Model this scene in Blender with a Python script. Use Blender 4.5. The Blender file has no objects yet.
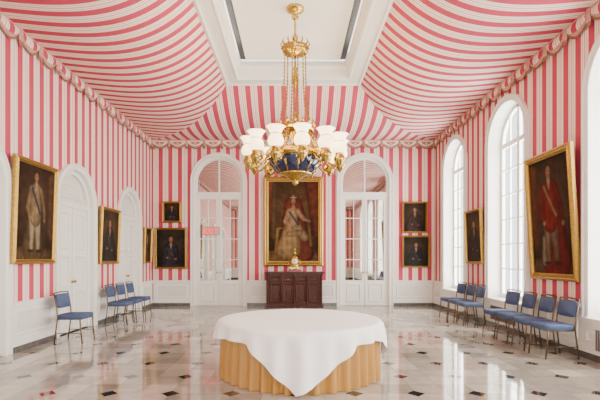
import bpy, math, random
from mathutils import Vector, Matrix
random.seed(3)
pi=math.pi
XW=4.42; YF=13.44; YB=-4.0; ZT=5.19
TX=1.64; TZ=5.84; TYF=10.67; TYN=-1.23
scene=bpy.context.scene

# ------------------------------------------------------------ materials
def mat(name,col,rough=.5,metal=0,emit=None,es=0,noise=0,nscale=8,bump=0,coat=0,spec=.5):
    m=bpy.data.materials.new(name); m.use_nodes=True
    nt=m.node_tree; b=nt.nodes['Principled BSDF']
    b.inputs['Base Color'].default_value=(*col,1); b.inputs['Roughness'].default_value=rough
    b.inputs['Metallic'].default_value=metal
    b.inputs['Specular IOR Level'].default_value=spec
    b.inputs['Coat Weight'].default_value=coat
    if emit:
        b.inputs['Emission Color'].default_value=(*emit,1); b.inputs['Emission Strength'].default_value=es
    if noise or bump:
        tc=nt.nodes.new('ShaderNodeTexCoord'); n=nt.nodes.new('ShaderNodeTexNoise')
        n.inputs['Scale'].default_value=nscale; n.inputs['Detail'].default_value=4
        nt.links.new(tc.outputs['Object'],n.inputs['Vector'])
        if noise:
            r=nt.nodes.new('ShaderNodeValToRGB')
            r.color_ramp.elements[0].position=.3; r.color_ramp.elements[1].position=.7
            r.color_ramp.elements[0].color=(*[c*(1-noise) for c in col],1)
            r.color_ramp.elements[1].color=(*[min(1,c*(1+noise)) for c in col],1)
            nt.links.new(n.outputs['Fac'],r.inputs[0]); nt.links.new(r.outputs[0],b.inputs['Base Color'])
        if bump:
            bp=nt.nodes.new('ShaderNodeBump'); bp.inputs['Strength'].default_value=bump; bp.inputs['Distance'].default_value=.01
            nt.links.new(n.outputs['Fac'],bp.inputs['Height']); nt.links.new(bp.outputs[0],b.inputs['Normal'])
    return m

PINK=(.50,.055,.100); CREAM=(.86,.75,.64); THIN=(.50,.22,.18); 
def stripes(name,axis,period=.30,rough=.8):
    m=bpy.data.materials.new(name); m.use_nodes=True
    nt=m.node_tree; b=nt.nodes['Principled BSDF']; b.inputs['Roughness'].default_value=rough
    b.inputs['Specular IOR Level'].default_value=.15
    tc=nt.nodes.new('ShaderNodeTexCoord'); sx=nt.nodes.new('ShaderNodeSeparateXYZ')
    nt.links.new(tc.outputs['Object'],sx.inputs[0])
    d=nt.nodes.new('ShaderNodeMath'); d.operation='DIVIDE'; d.inputs[1].default_value=period
    nt.links.new(sx.outputs[axis],d.inputs[0])
    f=nt.nodes.new('ShaderNodeMath'); f.operation='FRACT'; nt.links.new(d.outputs[0],f.inputs[0])
    r=nt.nodes.new('ShaderNodeValToRGB'); cr=r.color_ramp; cr.interpolation='CONSTANT'
    stops=[(0,PINK),(.44,CREAM),(.54,THIN),(.57,CREAM),(.68,(.62,.34,.29)),(.76,CREAM),(.87,THIN),(.90,CREAM)]
    cr.elements[0].position=0; cr.elements[0].color=(*PINK,1)
    cr.elements[1].position=.44; cr.elements[1].color=(*CREAM,1)
    for p,c in stops[2:]:
        e=cr.elements.new(p); e.color=(*c,1)
    nt.links.new(f.outputs[0],r.inputs[0]); nt.links.new(r.outputs[0],b.inputs['Base Color'])
    n=nt.nodes.new('ShaderNodeTexNoise'); n.inputs['Scale'].default_value=120
    bp=nt.nodes.new('ShaderNodeBump'); bp.inputs['Strength'].default_value=.15; bp.inputs['Distance'].default_value=.003
    nt.links.new(tc.outputs['Object'],n.inputs['Vector']); nt.links.new(n.outputs['Fac'],bp.inputs['Height']); nt.links.new(bp.outputs[0],b.inputs['Normal'])
    return m
SX=stripes('stripe_fabric_x','X'); SY=stripes('stripe_fabric_y','Y')
WHITE=mat('white_paint',(.79,.775,.72),.45,noise=.02,nscale=3)
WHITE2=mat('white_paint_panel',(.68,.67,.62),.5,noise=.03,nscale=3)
CEIL=mat('ceiling_plaster',(.92,.90,.81),.8,noise=.02,nscale=2)
GOLD=mat('gilt',(.42,.26,.055),.38,metal=.85,noise=.3,nscale=40,bump=.3)
BRASS=mat('polished_brass',(.48,.32,.06),.26,metal=1,noise=.35,nscale=20)
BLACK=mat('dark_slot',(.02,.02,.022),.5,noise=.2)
DARKM=mat('dark_marble_base',(.10,.095,.09),.25,noise=.3,nscale=10)
COBALT=mat('cobalt_enamel',(.006,.012,.05),.12,noise=.2,coat=.5)
MAHOG=mat('mahogany',(.050,.012,.006),.4,noise=.45,nscale=14,spec=.25)
BLUE=mat('blue_upholstery',(.050,.080,.17),.8,noise=.15,nscale=60,bump=.2)
CHFR=mat('bronze_chair_frame',(.13,.09,.05),.35,metal=.8,noise=.2)
LINEN=mat('white_linen',(.91,.90,.88),.75,noise=.02,nscale=30,bump=.1)
SATIN=mat('gold_satin',(.42,.215,.045),.36,noise=.05,nscale=3)
FRINGE=mat('bronze_fringe',(.24,.12,.07),.7,noise=.3,nscale=60)
SWAGC=mat('rose_swag_edge',(.52,.26,.22),.8,noise=.15,nscale=20)
GLOW=mat('frosted_shade',(.92,.80,.60),.3,emit=(1,.72,.38),es=4.5,noise=.03)
BULB=mat('bulb_glow',(1,.9,.7),.3,emit=(1,.85,.6),es=25,noise=.01)
MIRROR=mat('mirror_glass',(.66,.68,.64),.02,metal=1,noise=.01,nscale=1)
DIAL=mat('clock_dial',(.85,.83,.78),.3,noise=.03)
REDE=mat('exit_red',(.8,.03,.02),.4,emit=(1,.04,.03),es=2.2,noise=.02)
GRILLE=mat('grille_metal',(.12,.12,.12),.5,metal=.5,noise=.1)
CRYST=mat('crystal_drop',(.9,.85,.72),.08,noise=.02,spec=1)

def glassmat():
    m=bpy.data.materials.new('window_glass'); m.use_nodes=True; nt=m.node_tree; nt.nodes.clear()
    o=nt.nodes.new('ShaderNodeOutputMaterial'); mx=nt.nodes.new('ShaderNodeMixShader'); t=nt.nodes.new('ShaderNodeBsdfTransparent')
    g=nt.nodes.new('ShaderNodeBsdfGlossy'); g.inputs['Roughness'].default_value=.03
    fr=nt.nodes.new('ShaderNodeFresnel'); nt.links.new(fr.outputs[0],mx.inputs[0])
    nt.links.new(t.outputs[0],mx.inputs[1]); nt.links.new(g.outputs[0],mx.inputs[2]); nt.links.new(mx.outputs[0],o.inputs[0])
    return m
GLASS=glassmat()

def floormat():
    m=bpy.data.materials.new('marble_floor'); m.use_nodes=True; nt=m.node_tree; b=nt.nodes['Principled BSDF']
    N=nt.nodes; L=nt.links
    tc=N.new('ShaderNodeTexCoord'); s=N.new('ShaderNodeSeparateXYZ'); L.new(tc.outputs['Object'],s.inputs[0])
    def M(op,a,b2=None):
        n=N.new('ShaderNodeMath'); n.operation=op
        for i,v in enumerate((a,b2)):
            if v is None: continue
            if isinstance(v,(int,float)): n.inputs[i].default_value=v
            else: L.new(v,n.inputs[i])
        return n.outputs[0]
    def absf(o,P): return M('ABSOLUTE',M('SUBTRACT',M('FRACT',M('DIVIDE',o,P)),.5))
    P=.68
    fx=absf(s.outputs['X'],P); fy=absf(s.outputs['Y'],P)
    dia=M('GREATER_THAN',M('ADD',fx,fy),.85)
    gx=M('GREATER_THAN',absf(s.outputs['X'],P/2),.493); gy=M('GREATER_THAN',absf(s.outputs['Y'],P/2),.493)
    gr=M('MAXIMUM',gx,gy)
    cx=M('FLOOR',M('DIVIDE',s.outputs['X'],P/2)); cy=M('FLOOR',M('DIVIDE',s.outputs['Y'],P/2))
    cmb=N.new('ShaderNodeCombineXYZ'); L.new(cx,cmb.inputs[0]); L.new(cy,cmb.inputs[1])
    wn=N.new('ShaderNodeTexWhiteNoise'); L.new(cmb.outputs[0],wn.inputs['Vector'])
    no=N.new('ShaderNodeTexNoise'); no.inputs['Scale'].default_value=3; no.inputs['Detail'].default_value=6; no.inputs['Distortion'].default_value=1.2
    L.new(tc.outputs['Object'],no.inputs['Vector'])
    f=M('ADD',M('MULTIPLY',wn.outputs['Value'],.5),M('MULTIPLY',no.outputs['Fac'],.6))
    r=N.new('ShaderNodeValToRGB'); r.color_ramp.elements[0].position=.15; r.color_ramp.elements[1].position=.85
    r.color_ramp.elements[0].color=(.20,.175,.14,1); r.color_ramp.elements[1].color=(.47,.435,.37,1); L.new(f,r.inputs[0])
    m1=N.new('ShaderNodeMixRGB'); L.new(gr,m1.inputs[0]); L.new(r.outputs[0],m1.inputs[1]); m1.inputs[2].default_value=(.19,.165,.13,1)
    m2=N.new('ShaderNodeMixRGB'); L.new(dia,m2.inputs[0]); L.new(m1.outputs[0],m2.inputs[1]); m2.inputs[2].default_value=(.015,.015,.018,1)
    L.new(m2.outputs[0],b.inputs['Base Color']); b.inputs['Roughness'].default_value=.06; b.inputs['Specular IOR Level'].default_value=1.0
    return m
FLOOR=floormat()

# ------------------------------------------------------------ builder
class B:
    def __init__(s,xf=None):
        s.v=[];s.f=[];s.m=[];s.sm=[];s.mats=[];s.xf=xf or (lambda a,b,c:(a,b,c))
    def mi(s,m):
        if m not in s.mats: s.mats.append(m)
        return s.mats.index(m)
    def V(s,a,b,c):
        s.v.append(s.xf(a,b,c)); return len(s.v)-1
    def F(s,idx,m,sm=False):
        s.f.append(tuple(idx)); s.m.append(s.mi(m)); s.sm.append(sm)
    def quad(s,pts,m,sm=False): s.F([s.V(*p) for p in pts],m,sm)
    def box(s,x0,x1,y0,y1,z0,z1,m):
        i=[s.V(x,y,z) for x in(x0,x1) for y in(y0,y1) for z in(z0,z1)]
        for q in((0,1,3,2),(4,6,7,5),(0,4,5,1),(2,3,7,6),(0,2,6,4),(1,5,7,3)): s.F([i[k] for k in q],m)
    def grid(s,rows,m,sm=True,closed=False):
        ids=[[s.V(*p) for p in r] for r in rows]
        for a in range(len(ids)-1):
            n=len(ids[a]); 
            for k in range(n if closed else n-1):
                k2=(k+1)%n
                s.F([ids[a][k],ids[a][k2],ids[a+1][k2],ids[a+1][k]],m,sm)
        return ids
    def lathe(s,prof,c,m,seg=20,sm=True,wav=0,wn=8):
        rows=[[(c[0]+r*(1+wav*math.cos(wn*2*pi*k/seg))*math.cos(2*pi*k/seg),c[1]+r*(1+wav*math.cos(wn*2*pi*k/seg))*math.sin(2*pi*k/seg),c[2]+z) for k in range(seg)] for r,z in prof]
        s.grid(rows,m,sm,True)
    def tube(s,pts,rad,m,seg=8,sm=True):
        P=[Vector(p) for p in pts]; n=len(P); rows=[]
        R=rad if isinstance(rad,(list,tuple)) else [rad]*n
        up=Vector((0,0,1))
        prev=None
        for i in range(n):
            t=(P[min(i+1,n-1)]-P[max(i-1,0)])
            t.normalize()
            if prev is None:
                a=up if abs(t.z)<.9 else Vector((1,0,0)); x=t.cross(a).normalized()
            else:
                x=(prev-t*prev.dot(t)).normalized()
            prev=x; y=t.cross(x)
            rows.append([tuple(P[i]+(x*math.cos(2*pi*k/seg)+y*math.sin(2*pi*k/seg))*R[i]) for k in range(seg)])
        ids=s.grid(rows,m,sm,True)
        s.F(ids[0][::-1],m); s.F(ids[-1],m)
    def ball(s,c,r,m,seg=12,sz=1):
        s.lathe([(max(.0005,r*math.sin(pi*k/8)),-r*sz*math.cos(pi*k/8)) for k in range(9)],c,m,seg)
    def rectsweep(s,u0,u1,v0,v1,prof,m,w0=0):
        rows=[]
        for d,w in prof:
            rows.append([(u0+d,w0+w,v0+d),(u1-d,w0+w,v0+d),(u1-d,w0+w,v1-d),(u0+d,w0+w,v1-d)])
        s.grid(rows,m,False,True)
    def build(s,name,loc=None,smooth_angle=None):
        me=bpy.data.meshes.new(name); me.from_pydata(s.v,[],s.f)
        for m in s.mats: me.materials.append(m)
        me.polygons.foreach_set('material_index',s.m); me.polygons.foreach_set('use_smooth',s.sm)
        me.update(); o=bpy.data.objects.new(name,me); scene.collection.objects.link(o)
        if loc: o.location=loc
        return o

farX=lambda u,w,v:(u,YF-w,v)
leftX=lambda u,w,v:(-XW+w,u,v)
rightX=lambda u,w,v:(XW-w,u,v)
backX=lambda u,w,v:(u,YB+w,v)

def arch(u0,u1,vs,n=20):
    c=(u0+u1)/2;r=(u1-u0)/2
    return [(c-r*math.cos(pi*k/n),vs+r*math.sin(pi*k/n)) for k in range(n+1)]

def wall(name,xf,ua,ub,ops,sm,depth):
    b=B(xf); cur=ua
    for u0,u1,vb,vs in ops:
        b.quad([(cur,0,0),(u0,0,0),(u0,0,ZT),(cur,0,ZT)],sm)
        if vb>0: b.quad([(u0,0,0),(u1,0,0),(u1,0,vb),(u0,0,vb)],sm)
        A=arch(u0,u1,vs)
        for p,q in zip(A[:-1],A[1:]):
            b.quad([(p[0],0,p[1]),(q[0],0,q[1]),(q[0],0,ZT),(p[0],0,ZT)],sm)
        path=[(u0,vb)]+A+[(u1,vb)]
        for p,q in zip(path[:-1],path[1:]):
            b.quad([(p[0],0,p[1]),(q[0],0,q[1]),(q[0],-depth,q[1]),(p[0],-depth,p[1])],WHITE)
        b.quad([(u0,0,vb),(u1,0,vb),(u1,-depth,vb),(u0,-depth,vb)],WHITE)
        cur=u1
    b.quad([(cur,0,0),(ub,0,0),(ub,0,ZT),(cur,0,ZT)],sm)
    return b.build(name)

TPROF=[(0,-.0),(0,.035),(.03,.045),(.035,.03),(.09,.03),(.10,.055),(.13,.055),(.135,0)]
def archtrim(b,u0,u1,vb,vs,prof=TPROF,m=WHITE,key=True):
    A=arch(u0,u1,vs); c=(u0+u1)/2
    path=[((u0,vb),(-1,0)),((u0,vs),(-1,0))]+[(p,((p[0]-c)/((u1-u0)/2),(p[1]-vs)/((u1-u0)/2))) for p in A[1:-1]]+[((u1,vs),(1,0)),((u1,vb),(1,0))]
    rows=[[(p[0]+n[0]*d,w,p[1]+n[1]*d) for p,n in path] for d,w in prof]
    b.grid(rows,m,False)

def wainscot(b,ua,ub,top=.80):
    if ub-ua<.08: return
    b.box(ua,ub,-.01,.03,0.20,top-.09,WHITE)
    b.box(ua,ub,-.01,.065,top-.05,top,WHITE)
    b.box(ua,ub,-.01,.045,top-.09,top-.05,WHITE)
    b.box(ua,ub,-.01,.05,.10,.20,WHITE)
    b.box(ua,ub,-.01,.055,0,.10,DARKM)
    L=ub-ua; n=max(1,round(L/1.0)); s=L/n
    for i in range(n):
        a=ua+i*s+.09; c=ua+(i+1)*s-.09
        if c-a<.1: continue
        b.rectsweep(a,c,.26,top-.14,[(0,.03),(.01,.05),(.03,.05),(.045,.033)],WHITE)
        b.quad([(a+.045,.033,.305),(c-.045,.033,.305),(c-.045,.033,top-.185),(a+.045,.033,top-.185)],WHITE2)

WC=[-.1,2.72,5.64,8.92,11.77]
win=[(c-.75,c+.75,.62,3.97) for c in WC]
LC=[0.1,3.0,5.87,8.78,11.64]
ld=[(c-.70,c+.70,0,2.58) for c in LC]
fd=[(-3.07,-1.57,0,3.90),(1.50,3.00,0,3.90)]
bw=[(-3.6,-1.9,.5,3.85),(-.85,.85,.5,3.85),(1.9,3.6,.5,3.85)]  # unseen back-wall windows, added as openings for the fill lights
wall('wall_right',rightX,YB,YF,win,SY,.35)
wall('wall_left',leftX,YB,YF,ld,SY,.16)
wall('wall_far',farX,-XW,XW,fd,SX,.12)
wall('wall_back',backX,-XW,XW,bw,SX,.3)

def wains(name,xf,ua,ub,ops,full):
    b=B(xf); cur=ua
    for o in ops:
        wainscot(b,cur,o[0]-(.135)); 
        if full: wainscot(b,o[0]-.135,o[1]+.135,o[2]-.05)
        cur=o[1]+.135
    wainscot(b,cur,ub); return b.build(name)
wains('baseboard_left',leftX,YB,YF,ld,False)
wains('baseboard_right',rightX,YB,YF,win,True)
wains('baseboard_far',farX,-XW+.07,XW-.07,fd,False)
wains('baseboard_back',backX,-XW+.07,XW-.07,bw,True)

def window(i,xf,o,depth):
    b=B(xf); u0,u1,vb,vs=o
    archtrim(b,u0,u1,vb,vs)
    b.box(u0-.16,u1+.16,-.02,.09,vb-.05,vb,WHITE)
    w0,w1=-depth+.04,-depth+.10
    fp=[(-.0,w1),(-.07,w1),(-.07,w0),(0,w0)]
    archtrim(b,u0,u1,vb,vs,fp)
    c=(u0+u1)/2;r=(u1-u0)/2
    b.box(c-.045,c+.045,w0,w1,vb,vs+r-.02,WHITE)
    b.box(u0,u1,w0+.003,w1-.003,vb,vb+.1,WHITE); b.box(u0,u1,w0+.003,w1-.003,vs-.05,vs+.05,WHITE)
    for s in(-1,1):
        b.box(c+s*r*.5-.015,c+s*r*.5+.015,w0+.01,w1-.01,vb,vs+r*.84,WHITE)
    n=6
    for k in range(1,n):
        z=vb+.1+(vs-vb-.1)*k/n
        b.box(u0,u1,w0+.012,w1-.012,z-.013,z+.013,WHITE)
    A=arch(u0,u1,vs); 
    b.F([b.V(p[0],(w0+w1)/2,p[1]) for p in [(u0,vb)]+A+[(u1,vb)]],GLASS)
    return b.build('window_%d'%i)
k=1
for o in win: window(k,rightX,o,.35);k+=1
for o in bw: window(k,backX,o,.3);k+=1

def leftdoor(i,o):
    b=B(leftX);u0,u1,vb,vs=o
    archtrim(b,u0,u1,0,vs)
    c=(u0+u1)/2;r=(u1-u0)/2
    A=arch(u0,u1,vs)
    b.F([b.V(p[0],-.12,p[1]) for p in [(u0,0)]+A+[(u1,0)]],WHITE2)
    b.box(u0,u1,-.12,-.05,vs-.06,vs+.04,WHITE)
    archtrim(b,u0,u1,0,vs,[(0,-.06),(-.09,-.06),(-.09,-.12)])
    for s0,s1 in((u0+.09,c-.012),(c+.012,u1-.09)):
        b.box(s0,s1,-.12,-.09,.02,vs-.06,WHITE)
        for z0,z1 in((.14,.80),(.92,1.55),(1.67,vs-.16)):
            b.rectsweep(s0+.09,s1-.09,z0,z1,[(0,-.09),(.012,-.065),(.03,-.065),(.045,-.085)],WHITE)
    b.rectsweep(c-.42,c+.42,vs+.12,vs+.42,[(0,-.12),(.012,-.09),(.03,-.09),(.045,-.118)],WHITE)
    for s in(-1,1): b.ball((c+s*.05,-.05,1.02),.028,BRASS)
    return b.build('door_%d'%i)
k=1
for o in ld: leftdoor(k,o);k+=1
def fardoor(i,o):
    b=B(farX);u0,u1,vb,vs=o
    archtrim(b,u0,u1,0,vs)
    c=(u0+u1)/2;r=(u1-u0)/2;A=arch(u0,u1,vs)
    b.F([b.V(p[0],-.10,p[1]) for p in [(u0,0)]+A+[(u1,0)]],MIRROR)
    archtrim(b,u0,u1,0,vs,[(0,-.04),(-.07,-.04),(-.07,-.10)])
    b.box(u0,u1,-.11,-.03,3.42,3.56,WHITE)
    b.box(c-.02,c+.02,-.11,-.06,3.56,vs+r-.02,WHITE)
    for s0,s1 in((u0+.07,c-.008),(c+.008,u1-.07)):
        b.box(s0,s0+.07,-.11,-.05,.80,3.34,WHITE); b.box(s1-.07,s1,-.11,-.05,.80,3.34,WHITE)
        b.box(s0,s1,-.11,-.05,0.005,.80,WHITE); b.box(s0,s1,-.11,-.05,3.34,3.42,WHITE)
        b.rectsweep(s0+.11,s1-.11,.14,.70,[(0,-.05),(.012,-.03),(.03,-.03),(.045,-.047)],WHITE)
        for z in(1.45,2.1,2.75): b.box(s0+.07,s1-.07,-.11,-.07,z-.012,z+.012,WHITE)
        b.box((s0+s1)/2-.01,(s0+s1)/2+.01,-.11,-.075,.8,3.34,WHITE)
    for s in(-1,1): b.ball((c+s*.05,-.03,1.05),.03,BRASS)
    return b.build('door_%d'%i)
for o in fd: fardoor(k,o);k+=1

b=B(farX); x0=-2.80;z0=2.27
b.box(x0-.05,x0+.51,-.049,-.001,z0-.05,z0+.21,mat('exit_sign_case',(.45,.30,.29),.4,noise=.02))
def st(a,c,d,e): b.box(x0+a,x0+c,-.002,.012,z0+d,z0+e,REDE)
st(0,.03,0,.16);
for z in(0,.065,.13): st(.03,.09,z,z+.03)
st(.26,.29,0,.16)
st(.34,.46,.13,.16); st(.385,.415,0,.13)
for q in(-1,1): b.tube([(x0+.175-q*.04,.006,z0),(x0+.175+q*.04,.006,z0+.16)],.015,REDE,6)
b.build('exit_sign')

# ------------------------------------------------------------ floor and ceiling
b=B(); b.box(-XW-.4,XW+.4,YB-.4,YF+.3,-.1,0,FLOOR); b.build('floor')
def prof(u): return ZT+(TZ-ZT)*(u**4.2)-.10*math.sin(pi*u)
b=B(); n=24
for sgn in(-1,1):
    rows=[]
    for i in range(n+1):
        u=i/n; x=sgn*(XW+(TX-XW)*u); ya=YB+(TYN-YB)*u; yb=YF+(TYF-YF)*u
        rows.append([(x,ya+(yb-ya)*j/20,prof(u)) for j in range(21)])
    b.grid(rows,SY)
for y0,y1 in((YF,TYF),(YB,TYN)):
    rows=[]
    for i in range(n+1):
        u=i/n; y=y0+(y1-y0)*u; h=XW+(TX-XW)*u
        rows.append([(-h+2*h*j/20,y,prof(u)) for j in range(21)])
    b.grid(rows,SX)
b.build('ceiling')
up=lambda u,w,v:(u,v,TZ+w)
b=B(up)
fp=[(-.04,.03),(-.04,-.05),(.02,-.07),(.05,-.04),(.10,-.03),(.26,-.03),(.28,-.05),(.31,-.05),(.33,0),(.33,.20),(.36,.24),(.40,.26),(.40,.36)]
b.rectsweep(-TX,TX,TYN,TYF,fp,WHITE)
b.build('trim_1')
b=B()
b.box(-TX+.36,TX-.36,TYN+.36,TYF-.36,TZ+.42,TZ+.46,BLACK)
b.build('ceiling_slot')
b=B(); a=.40+.13
b.box(-TX+a,TX-a,TYN+a,TYF-a,TZ+.33,TZ+.41,CEIL)
b.build('ceiling_panel')

def swag(xf,ua,ub,name):
    b=B(xf); L=ub-ua; n=round(L/.55); p=L/n
    cols=[]
    for i in range(n*8+1):
        u=ua+i*p/8; f=(i%8)/8; s=math.sin(pi*f)
        d=.10+.15*s
        cols.append([(u,.02+.05*math.sin(pi*t)*(.4+.6*s)+.01,ZT-.0-d*t) for t in(0,.2,.4,.6,.8,1)]+[(u,.035,ZT-d-.045)])
    for c0,c1 in zip(cols[:-1],cols[1:]):
        i0=[b.V(*q) for q in c0]; i1=[b.V(*q) for q in c1]
        for k in range(6): b.F([i0[k],i1[k],i1[k+1],i0[k+1]],SWAGC if k==4 else (SY if k<5 else FRINGE),True)
    for i in range(n+1):
        u=ua+i*p
        b.grid([[(u-.025,.05,ZT),(u,.09,ZT),(u+.025,.05,ZT)],[(u-.05,.05,ZT-.2),(u,.11,ZT-.24),(u+.05,.05,ZT-.2)]],SWAGC)
        b.grid([[(u-.05,.05,ZT-.2),(u,.11,ZT-.24),(u+.05,.05,ZT-.2)],[(u-.04,.05,ZT-.27),(u,.10,ZT-.32),(u+.04,.05,ZT-.27)]],FRINGE)
    b.box(ua,ub,0,.05,ZT-.03,ZT+.015,SWAGC)
    b.build(name)
swag(leftX,YB,YF,'trim_2'); swag(rightX,YB,YF,'trim_3'); swag(farX,-XW,XW,'trim_4'); swag(backX,-XW,XW,'trim_5')

# ------------------------------------------------------------ paintings
def canvasmat():
    m=bpy.data.materials.new('oil_paint'); m.use_nodes=True; nt=m.node_tree; b=nt.nodes['Principled BSDF']
    a=nt.nodes.new('ShaderNodeAttribute'); a.attribute_name='Col'
    n=nt.nodes.new('ShaderNodeTexNoise'); n.inputs['Scale'].default_value=7; n.inputs['Detail'].default_value=6
    r=nt.nodes.new('ShaderNodeValToRGB'); r.color_ramp.elements[0].position=.25; r.color_ramp.elements[1].position=.75
    r.color_ramp.elements[0].color=(.32,.31,.30,1); r.color_ramp.elements[1].color=(.78,.73,.65,1)
    mx=nt.nodes.new('ShaderNodeMixRGB'); mx.blend_type='MULTIPLY'; mx.inputs[0].default_value=1
    tc=nt.nodes.new('ShaderNodeTexCoord'); nt.links.new(tc.outputs['Object'],n.inputs[0])
    nt.links.new(n.outputs['Fac'],r.inputs[0]); nt.links.new(a.outputs['Color'],mx.inputs[1]); nt.links.new(r.outputs[0],mx.inputs[2])
    nt.links.new(mx.outputs[0],b.inputs['Base Color']); b.inputs['Roughness'].default_value=.6
    b.inputs['Specular IOR Level'].default_value=.08
    return m
OIL=canvasmat()
def sd(x,y,sh):
    if sh[0]=='e':
        _,cx,cy,rx,ry,col=sh[:6]; d=math.hypot((x-cx)/rx,(y-cy)/ry); return (1-d)*min(rx,ry)
    _,x1,y1,r1,x2,y2,r2,col=sh
    dx,dy=x2-x1,y2-y1; t=max(0,min(1,((x-x1)*dx+(y-y1)*dy)/(dx*dx+dy*dy+1e-9)))
    return r1+(r2-r1)*t-math.hypot(x-x1-dx*t,y-y1-dy*t)
def painting(name,xf,u0,u1,v0,v1,shapes,bg,bg2,fw=.09,tilt=0,frame=GOLD,res=80):
    w=u1-u0;h=v1-v0
    def tx(u,ww,v): return xf(u,ww+.02+tilt*(v-v0)/h,v)
    b=B(tx)
    b.rectsweep(u0,u1,v0,v1,[(0,0),(0,.05),(fw*.25,.075),(fw*.45,.06),(fw*.7,.07),(fw*.85,.045),(fw,.04),(fw,.02)],frame)
    b.quad([(u0,0,v0),(u1,0,v0),(u1,0,v1),(u0,0,v1)],MAHOG)
    base=len(b.v)
    iw=w-2*fw;ih=h-2*fw; nx=max(40,int(iw*res)); ny=max(50,int(ih*res))
    b.grid([[(u0+fw+iw*i/nx,.025,v0+fw+ih*j/ny) for i in range(nx+1)] for j in range(ny+1)],OIL)
    o=b.build(name); me=o.data
    ca=me.color_attributes.new('Col','FLOAT_COLOR','POINT')
    flip=-1 if xf in (rightX,) else 1
    buf=[1.0]*(len(b.v)*4)
    for j in range(ny+1):
        for i in range(nx+1):
            x=((i/nx)-.5)*iw/ih*flip; y=j/ny
            rr=math.hypot(x*1.2,(y-.6)*1.1); t=min(1,rr*1.7)
            c=[bg2[k]*(1-t)+bg[k]*t for k in range(3)]
            for sh in shapes:
                d=sd(x,y,sh); a=max(0,min(1,d/.012+.5))
                if a>0:
                    col=sh[-1] if sh[0]=='c' else sh[5]
                    g=.5+.7*min(1,max(0,d/.06))+.9*x*-1
                    if y<.6: g*=1+.10*math.sin(x*95)
                    g=max(.25,g)
                    c=[c[k]*(1-a)+col[k]*g*a for k in range(3)]
            q=(base+j*(nx+1)+i)*4
            buf[q:q+3]=[max(0,z) for z in c]
    ca.data.foreach_set('color',buf)
    return o
SK=(.50,.26,.15);HAIR=(.05,.03,.02);WH=(.5,.43,.32)
def bust(coat,sash,head=.76,hs=1,x=0,hair=HAIR):
    return [('c',x,.50,.20*hs,x,.0,.28*hs,coat),('c',x-.13*hs,.5,.07*hs,x-.22*hs,.15,.06*hs,coat),('c',x+.13*hs,.5,.07*hs,x+.2*hs,.15,.06*hs,coat),
      ('e',x,head+.03,.075*hs,.10*hs,hair),('c',x,head-.06,.035*hs,x,head-.14,.04*hs,SK),('e',x,head,.06*hs,.085*hs,SK),
      ('c',x,head-.13,.03*hs,x,head-.24,.012,WH),('c',x-.10,.52,.010,x+.06,.30,.010,sash),('e',x-.1,.25,.035,.025,SK),('e',x+.12,.22,.035,.025,SK),
      ('e',x-.022*hs,head+.01,.008,.005,HAIR),('e',x+.022*hs,head+.01,.008,.005,HAIR),('e',x,head-.045*hs,.016,.004,(.35,.1,.08))]
def standing(coat,leg,cape,sash):
    return [('c',-.02,.70,.09,-.02,.12,.19,cape),
      ('c',-.05,.42,.055,-.06,.12,.03,leg),('c',.04,.42,.055,.06,.12,.03,leg),('e',-.07,.09,.05,.018,HAIR),('e',.08,.09,.05,.018,HAIR),
      ('c',0,.74,.085,0,.45,.10,coat),('c',-.08,.75,.04,-.14,.55,.032,coat),('c',-.14,.55,.03,-.10,.45,.025,coat),
      ('c',.08,.75,.04,.15,.58,.03,coat),('c',.15,.58,.03,.17,.45,.025,coat),('e',.17,.43,.022,.025,SK),('e',-.09,.44,.022,.022,SK),
      ('e',0,.905,.045,.05,HAIR),('c',0,.86,.02,0,.81,.025,SK),('e',0,.885,.036,.048,SK),('c',-.07,.76,.014,.08,.5,.016,sash),
      ('e',-.013,.892,.006,.004,HAIR),('e',.013,.892,.006,.004,HAIR),('e',0,.858,.011,.003,(.35,.1,.08)),('c',0,.80,.02,0,.74,.01,WH)]
painting('portrait_painting',leftX,6.66,7.86,1.40,3.12,[('c',.3,.9,.1,.32,.3,.12,(.10,.05,.03)),('e',0,.05,.5,.09,(.10,.06,.035))]+standing((.24,.17,.09),(.46,.38,.24),(.08,.05,.025),(.05,.06,.14)),(.03,.016,.010),(.08,.045,.025),.08,.06)
RB=(.17,.018,.015)
painting('portrait_painting',rightX,6.55,7.86,1.13,3.28,[('c',-.25,.9,.09,-.28,.3,.10,(.09,.035,.02)),('e',0,.05,.5,.09,(.08,.05,.03)),('c',.03,.72,.10,.05,.12,.20,(.12,.015,.012)),('c',-.1,.3,.035,-.12,.1,.035,(.25,.2,.14))]+standing(RB,(.18,.12,.08),RB,(.35,.26,.12))[1:],(.025,.016,.010),(.08,.05,.03),.11,.13)
DR=(.40,.28,.15);RD=(.12,.03,.018)
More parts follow.
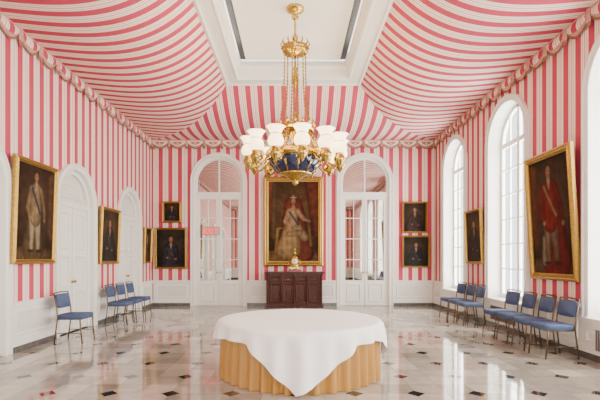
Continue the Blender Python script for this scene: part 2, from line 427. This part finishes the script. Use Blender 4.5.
cent=[('c',.28,1.0,.14,.30,.35,.07,(.13,.035,.018)),('c',-.3,1,.08,-.33,.5,.05,(.12,.04,.02)),('c',-.24,.95,.03,-.25,.3,.03,(.10,.06,.035)),('e',0,.03,.6,.12,(.12,.07,.035)),('c',.0,.70,.12,.02,.30,.19,(.13,.03,.018)),
 ('c',.04,.44,.12,.10,.12,.16,RD),('c',-.02,.44,.09,-.06,.15,.15,(.26,.17,.08)),('c',.02,.44,.06,.14,.30,.05,(.30,.21,.11)),('c',0,.62,.055,0,.48,.05,DR),('c',-.05,.63,.035,-.10,.50,.028,(.42,.25,.14)),('c',-.10,.5,.025,-.03,.44,.02,SK),
 ('c',.05,.63,.035,.13,.53,.028,(.42,.25,.14)),('c',.13,.53,.022,.20,.50,.016,SK),('c',-.05,.62,.012,.06,.46,.012,(.08,.09,.16)),
 ('c',-.06,.34,.035,.08,.36,.04,(.28,.19,.10)),
 ('e',0,.765,.04,.045,HAIR),('c',0,.72,.016,0,.67,.025,SK),('e',0,.75,.03,.04,SK),('c',-.03,.80,.008,.03,.80,.008,(.6,.5,.25)),('e',0,.815,.012,.012,(.6,.5,.25)),
 ('e',-.010,.755,.005,.003,HAIR),('e',.010,.755,.005,.003,HAIR),('e',0,.727,.008,.003,(.4,.1,.08)),
 ('c',.19,.45,.014,.22,.2,.02,(.3,.18,.05)),('c',-.20,.40,.018,-.22,.12,.02,(.3,.18,.05)),('c',-.20,.41,.012,-.10,.42,.012,(.3,.18,.05))]
painting('portrait_painting',farX,-.91,.94,1.25,4.02,cent,(.035,.02,.011),(.13,.075,.035),.15,.05)
painting('portrait_painting',farX,-4.07,-3.47,2.60,3.26,bust((.03,.03,.04),(.1,.08,.05)),(.03,.018,.012),(.10,.06,.035),.06,.02)
painting('portrait_painting',farX,-4.30,-3.30,1.16,2.44,bust((.04,.035,.05),(.2,.16,.12),.74,.9),(.025,.02,.018),(.07,.055,.04),.06,.03)
painting('portrait_painting',farX,3.40,4.18,2.28,3.25,bust((.05,.03,.03),(.15,.1,.05)),(.02,.014,.012),(.08,.05,.03),.05,.03)
painting('portrait_painting',farX,3.40,4.26,1.20,2.20,bust((.03,.03,.035),(.2,.16,.12),.72),(.02,.018,.016),(.07,.05,.035),.05,.03)
painting('portrait_painting',leftX,9.68,10.74,1.36,2.68,bust((.03,.03,.03),(.2,.16,.1),.74,1,0),(.03,.02,.014),(.14,.09,.05),.07,.05)
painting('portrait_painting',leftX,12.56,13.20,1.35,2.40,bust((.12,.05,.03),(.2,.1,.05)),(.03,.02,.014),(.12,.07,.04),.05,.03)
painting('portrait_painting',rightX,9.86,10.80,1.36,2.66,bust((.04,.03,.03),(.2,.16,.1),.74),(.03,.02,.014),(.12,.08,.05),.06,.05)

# ------------------------------------------------------------ table
R=1.04;H=.70;TXC=.09;TYC=5.73
b=B()
b.lathe([(.001,H-.04),(R-.02,H-.04),(R-.02,H-.008),(.001,H-.008)],(0,0,0),MAHOG,48)
for a in range(4):
    x=.6*math.cos(a*pi/2+.78);y=.6*math.sin(a*pi/2+.78)
    b.tube([(x,y,0),(x,y,H-.04)],.025,CHFR,8)
NS=540;rows=[]
for j in range(13):
    t=j/12; row=[]
    for i in range(NS):
        th=2*pi*i/NS
        f=math.sin(40*th+1.2*math.sin(3*th)+.7*math.sin(7*th))
        r=R-.022+t*.015+(.010+.026*t**.6)*f+.006*t*math.sin(11*th)
        row.append((r*math.cos(th),r*math.sin(th),(H-.01)*(1-t)+.004))
    rows.append(row)
b.grid(rows,SATIN,True,True)
NS=360
def drop(deg): # 0 = front, + toward right
    keys=[(-180,.45),(-150,.20),(-115,.20),(-92,.28),(-70,.19),(-48,.15),(-34,.17),(-14,.50),(-3,.675),(6,.60),(22,.36),(36,.19),(54,.17),(72,.26),(84,.46),(94,.36),(120,.20),(150,.22),(180,.45)]
    for (a,x),(c,y) in zip(keys[:-1],keys[1:]):
        if a<=deg<=c: return x+(y-x)*(deg-a)/(c-a)
    return .3
rows=[]
for q in [.001,.2,.4,.6,.8,.92,.98]:
    rows.append([(R*q*math.cos(2*pi*i/NS),R*q*math.sin(2*pi*i/NS),H+.003) for i in range(NS)])
rows.append([((R+.012)*math.cos(2*pi*i/NS),(R+.012)*math.sin(2*pi*i/NS),H-.002) for i in range(NS)])
for j in range(1,17):
    t=j/16; row=[]
    for i in range(NS):
        th=2*pi*i/NS; deg=(math.degrees(th)+90+180)%360-180
        D=drop(deg); q=t*D
        near=math.exp(-(deg/24)**2)+math.exp(-((deg-88)/20)**2)
        f=math.sin(23*th+.9*math.sin(4*th))*(1-.5*near)+near*.9*math.sin(math.radians(deg)*15+1.0)
        r=R+.040+q*.06+(.034*min(1,q/.2))*f+.012*min(1,q/.1)
        row.append((r*math.cos(th),r*math.sin(th),H-.004-q))
    rows.append(row)
b.grid(rows,LINEN,True,True)
b.build('banquet_table',(TXC,TYC,0))

# ------------------------------------------------------------ chairs
def chairmesh():
    b=B(); W=.22
    for s in(-1,1):
        y=s*W
        b.tube([(-.26,y,0),(-.225,y,.25),(-.20,y,.45),(-.215,y,.62),(-.265,y,.88)],.012,CHFR,8)
        b.tube([(.24,y,0),(.21,y,.25),(.20,y,.43)],.012,CHFR,8)
        b.tube([(-.20,y,.425),(.21,y,.425)],.011,CHFR,8)
        b.tube([(-.235,y,.18),(.222,y,.18)],.007,CHFR,6)
    b.tube([(.21,-W,.425),(.21,W,.425)],.011,CHFR,8); b.tube([(-.2,-W,.425),(-.2,W,.425)],.011,CHFR,8)
    b.tube([(-.265,-W,.88),(-.272,0,.892),(-.265,W,.88)],.012,CHFR,8)
    def pad(c,hx,hy,hz,tilt=0):
        rows=[]
        for k in range(9):
            a=-pi/2+pi*k/8; ca=math.cos(a)**.35 if math.cos(a)>1e-6 else .02; z=hz*math.sin(a)
            row=[]
            for j in range(32):
                t=2*pi*j/32; cx=math.copysign(abs(math.cos(t))**.35,math.cos(t)); cy=math.copysign(abs(math.sin(t))**.35,math.sin(t))
                kk=.9+.1*ca if ca>.1 else .02
                x=hx*cx*kk;y=hy*cy*kk
                if tilt: row.append((c[0]+z-tilt*x,c[1]+y,c[2]+x))
                else: row.append((c[0]+x,c[1]+y,c[2]+z))
            rows.append(row)
        b.grid(rows,BLUE,True,True)
    pad((.01,0,.465),.235,.235,.04)
    pad((-.232,0,.735),.125,.205,.024,.17)
    return b.build('banquet_chair')
c0=chairmesh()
spots=[(-3.92,7.75,0)]+[(-3.95,y,.0) for y in(9.85,10.45,11.05)]+[(3.97,y,pi) for y in(6.58,7.13,7.68,8.23)]+[(4.0,y,pi) for y in(9.7,10.25,10.8)]
for i,(x,y,r) in enumerate(spots):
    o=c0 if i==0 else bpy.data.objects.new('banquet_chair',c0.data)
    if i: scene.collection.objects.link(o)
    o.location=(x,y,0); o.rotation_euler=(0,0,r+random.uniform(-.06,.06))

# ------------------------------------------------------------ commode
b=B(); w=.87;d=.24
b.box(-w,w,-d,d,0,.09,MAHOG); b.box(-w+.03,w-.03,-d+.02,d-.0,.09,.98,MAHOG)
b.box(-w+.01,w-.01,-d-.0,d,.98,1.04,MAHOG); b.box(-w-.03,w+.03,-d-.03,d,1.04,1.085,MAHOG)
b2=lambda u,ww,v:(u,-d+.02-ww,v)
sv=b.xf
for i in range(4):
    a=-w+.11+i*(2*w-.22)/4; c=a+(2*w-.22)/4
    b.xf=b2
    b.rectsweep(a+.03,c-.03,.16,.74,[(0,0),(.012,.02),(.03,.02),(.05,.004)],MAHOG)
    b.rectsweep(a+.03,c-.03,.79,.94,[(0,0),(.01,.016),(.02,.016),(.03,.004)],MAHOG)
    b.xf=sv
    b.ball(((a+c)/2,-d-.005,.865),.014,BRASS)
for i in range(5):
    a=-w+.11+i*(2*w-.22)/4 if 0<i<4 else (-w+.07 if i==0 else w-.07)
    b.lathe([(.03,.09),(.034,.12),(.022,.16),(.03,.3),(.024,.5),(.03,.7),(.022,.9),(.034,.94),(.034,.98)],(a,-d+.015,0),MAHOG,14)
b.build('mahogany_commode',(.04,YF-.34,0))
b=B()
b.box(-.17,.17,-.09,.09,0,.05,mat('red_marble',(.25,.03,.02),.3,noise=.3,nscale=20))
for s in(-1,1):
    for q in(-1,1): b.ball((s*.12,q*.06,.065),.022,BRASS)
b.box(-.14,.14,-.075,.075,.08,.12,BRASS)
b.lathe([(.001,.12),(.12,.12),(.13,.15),(.09,.19),(.10,.24),(.11,.32),(.08,.40),(.05,.43),(.03,.44)],(0,0,0),BRASS,20)
sv=b.xf; b.xf=lambda a,c,e:(a,-e,c)
b.lathe([(.001,.10),(.075,.10),(.075,.12),(.09,.12),(.095,.08),(.095,.05)],(0,.27,0),BRASS,24)
b.lathe([(.001,.121),(.072,.121),(.072,.118)],(0,.27,0),DIAL,24); b.xf=sv
b.box(-.004,.004,-.126,-.122,.27,.32,BLACK); b.box(0,.04,-.126,-.122,.266,.274,BLACK)
for s in(-1,1): b.tube([(s*.10,0,.14),(s*.16,0,.2),(s*.14,0,.28),(s*.09,0,.31)],.014,BRASS)
b.lathe([(.03,.44),(.05,.47),(.045,.52),(.02,.55),(.012,.57)],(0,0,0),BRASS,14); b.ball((0,0,.59),.03,BRASS)
CK=b.build('mantel_clock',(.05,YF-.38,1.087)); CK.scale=(1.15,1.15,1.15)

# ------------------------------------------------------------ chandelier
b=B(); G=BRASS
b.lathe([(.001,6.17),(.17,6.17),(.16,6.13),(.09,6.09),(.05,6.05),(.07,6.0),(.03,5.95),(.012,5.93)],(0,0,0),G,20)
b.tube([(0,0,5.95-.022*k) for k in range(22)],[.012 if k%2 else .026 for k in range(22)],G,8)
b.ball((0,0,5.62),.06,G)
b.lathe([(.02,5.56),(.10,5.50),(.22,5.46),(.26,5.42),(.22,5.40),(.235,5.36),(.21,5.33),(.10,5.30),(.02,5.28)],(0,0,0),G,32,wav=.05,wn=8)
for k in range(12):
    a=2*pi*k/12; b.tube([(.22*math.cos(a),.22*math.sin(a),5.42),(.27*math.cos(a),.27*math.sin(a),5.50),(.24*math.cos(a),.24*math.sin(a),5.56)],[.02,.016,.004],G,6)
n=44
for k in range(6):
    a=2*pi*k/6+.26
    pts=[];rad=[]
    for i in range(n):
        t=i/(n-1); r=.20+.02*t+.09*t**3; z=5.34-1.42*t
        pts.append((r*math.cos(a),r*math.sin(a),z)); rad.append(.008 if i%2 else .019)
    b.tube(pts,rad,G,6)
b.tube([(0,0,5.3),(0,0,3.3)],.014,G,8)
b.lathe([(.01,5.1),(.05,5.05),(.03,4.98),(.06,4.9),(.07,4.82),(.03,4.72),(.015,4.6)],(0,0,0),G,16)
b.lathe([(.015,4.25),(.05,4.2),(.04,4.12),(.09,4.02),(.12,3.9),(.10,3.78),(.05,3.66),(.08,3.58),(.14,3.54),(.3,3.50)],(0,0,0),G,20)
b.lathe([(.33,3.96),(.35,3.93),(.35,3.87),(.33,3.84),(.31,3.87),(.31,3.93),(.33,3.96)],(0,0,0),G,32)
for k in range(16):
    a=2*pi*k/16; b.tube([(.34*math.cos(a),.34*math.sin(a),3.94),(.37*math.cos(a),.37*math.sin(a),4.0),(.35*math.cos(a),.35*math.sin(a),4.06)],[.022,.02,.004],G,6)
    b.tube([(.33*math.cos(a),.33*math.sin(a),3.86),(.40*math.cos(a),.40*math.sin(a),3.7),(.50*math.cos(a),.50*math.sin(a),3.46)],[.012,.016,.012],G,6)
b.lathe([(.48,3.50),(.54,3.48),(.56,3.42),(.54,3.36),(.50,3.34)],(0,0,0),G,40)
b.lathe([(.50,3.34),(.48,3.24),(.40,3.14),(.30,3.07)],(0,0,0),COBALT,40)
b.lathe([(.305,3.085),(.32,3.07),(.29,3.04),(.20,3.03),(.12,2.99),(.10,2.96),(.05,2.93),(.06,2.90),(.03,2.87),(.001,2.85)],(0,0,0),G,28)
b.lathe([(.48,3.50),(.3,3.52),(.1,3.52)],(0,0,0),G,28)
for k in range(12):
    a=2*pi*k/12+.13; ca,sa=math.cos(a),math.sin(a)
    b.tube([(.485*ca,.485*sa,3.27),(.33*ca,.33*sa,3.075)],[.03,.012],G,6)
    rz=[(.50,3.40),(.60,3.28),(.70,3.20),(.79,3.18),(.85,3.22),(.86,3.30)]
    b.tube([(r*ca,r*sa,z) for r,z in rz],[.028,.024,.02,.018,.018,.022],G,8)
    b.ball((.62*ca,.62*sa,3.36),.035,G,8)
    b.tube([(.6*ca,.6*sa,3.28),(.67*ca,.67*sa,3.36),(.62*ca,.62*sa,3.40)],[.014,.014,.01],G,6)
    c=(.86*ca,.86*sa,0)
    b.lathe([(.005,3.12),(.03,3.15),(.06,3.20),(.10,3.24),(.105,3.30),(.07,3.35),(.085,3.38)],c,G,14)
    # argand-style shade : bellied bowl, waist and fluted flared lip
    b.lathe([(.07,3.38),(.125,3.42),(.140,3.48),(.118,3.55),(.088,3.59)],c,GLOW,24)
    b.lathe([(.088,3.59),(.10,3.64),(.135,3.70),(.160,3.72)],c,GLOW,24,wav=.05,wn=6)
    b.lathe([(.091,3.585),(.094,3.592),(.091,3.60)],c,G,24)
    b.lathe([(.001,3.42),(.022,3.44),(.026,3.55),(.015,3.68),(.001,3.72)],c,BULB,8)
    for q in range(4):
        e=q*pi/2+.4; b.lathe([(.001,-.05),(.011,-.03),(.001,0)],(c[0]+.10*math.cos(e),c[1]+.10*math.sin(e),3.23),CRYST,5,False)
CH=b.build('chandelier',(.04,8.05,0))
for k in range(6):
    a=2*pi*k/6+.13
    l=bpy.data.lights.new('bulb_light','POINT'); l.energy=18; l.color=(1,.74,.45); l.shadow_soft_size=.12
    o=bpy.data.objects.new('bulb_light',l); scene.collection.objects.link(o); o.parent=CH; o.location=(.86*math.cos(a),.86*math.sin(a),3.87)

for o in win[1:4]:
    b=B(rightX); c=(o[0]+o[1])/2
    b.box(c-.55,c+.55,.05,.075,.14,.50,WHITE)
    for k in range(26): b.box(c-.52+k*.041,c-.52+k*.041+.02,.075,.085,.17,.47,GRILLE)
    b.build('radiator_grille')

# ------------------------------------------------------------ lights
def area(name,loc,rot,sx,sy,p,col):
    l=bpy.data.lights.new(name,'AREA'); l.shape='RECTANGLE'; l.size=sx; l.size_y=sy; l.energy=p; l.color=col
    o=bpy.data.objects.new(name,l); scene.collection.objects.link(o); o.location=loc; o.rotation_euler=rot
for c in WC: area('window_daylight',(XW+.55,c,2.7),(0,pi/2,0),4.6,1.9,540,(1,.975,.93))
for c in(-2.75,0,2.75): area('window_daylight',(c,YB-.5,2.7),(pi/2,0,0),1.9,4.6,360,(1,.95,.87))  # invented fill lights behind the camera, set at the unseen back-wall openings
for sgn in(-1,1): area('cove_light',(sgn*(TX-.40),4.7,TZ+.27),(pi,sgn*.5,0),.04,10,36,(1,.93,.82))
w=bpy.data.worlds.new('sky'); scene.world=w; w.use_nodes=True
w.node_tree.nodes['Background'].inputs[0].default_value=(.9,.95,1,1); w.node_tree.nodes['Background'].inputs[1].default_value=3

cam=bpy.data.cameras.new('camera'); co=bpy.data.objects.new('camera',cam); scene.collection.objects.link(co)
co.location=(0,0,1.5); co.rotation_euler=(pi/2,0,0); cam.lens=36*430/600; cam.sensor_width=36
cam.shift_x=7/600; cam.shift_y=58/600; cam.clip_start=.05
scene.camera=co
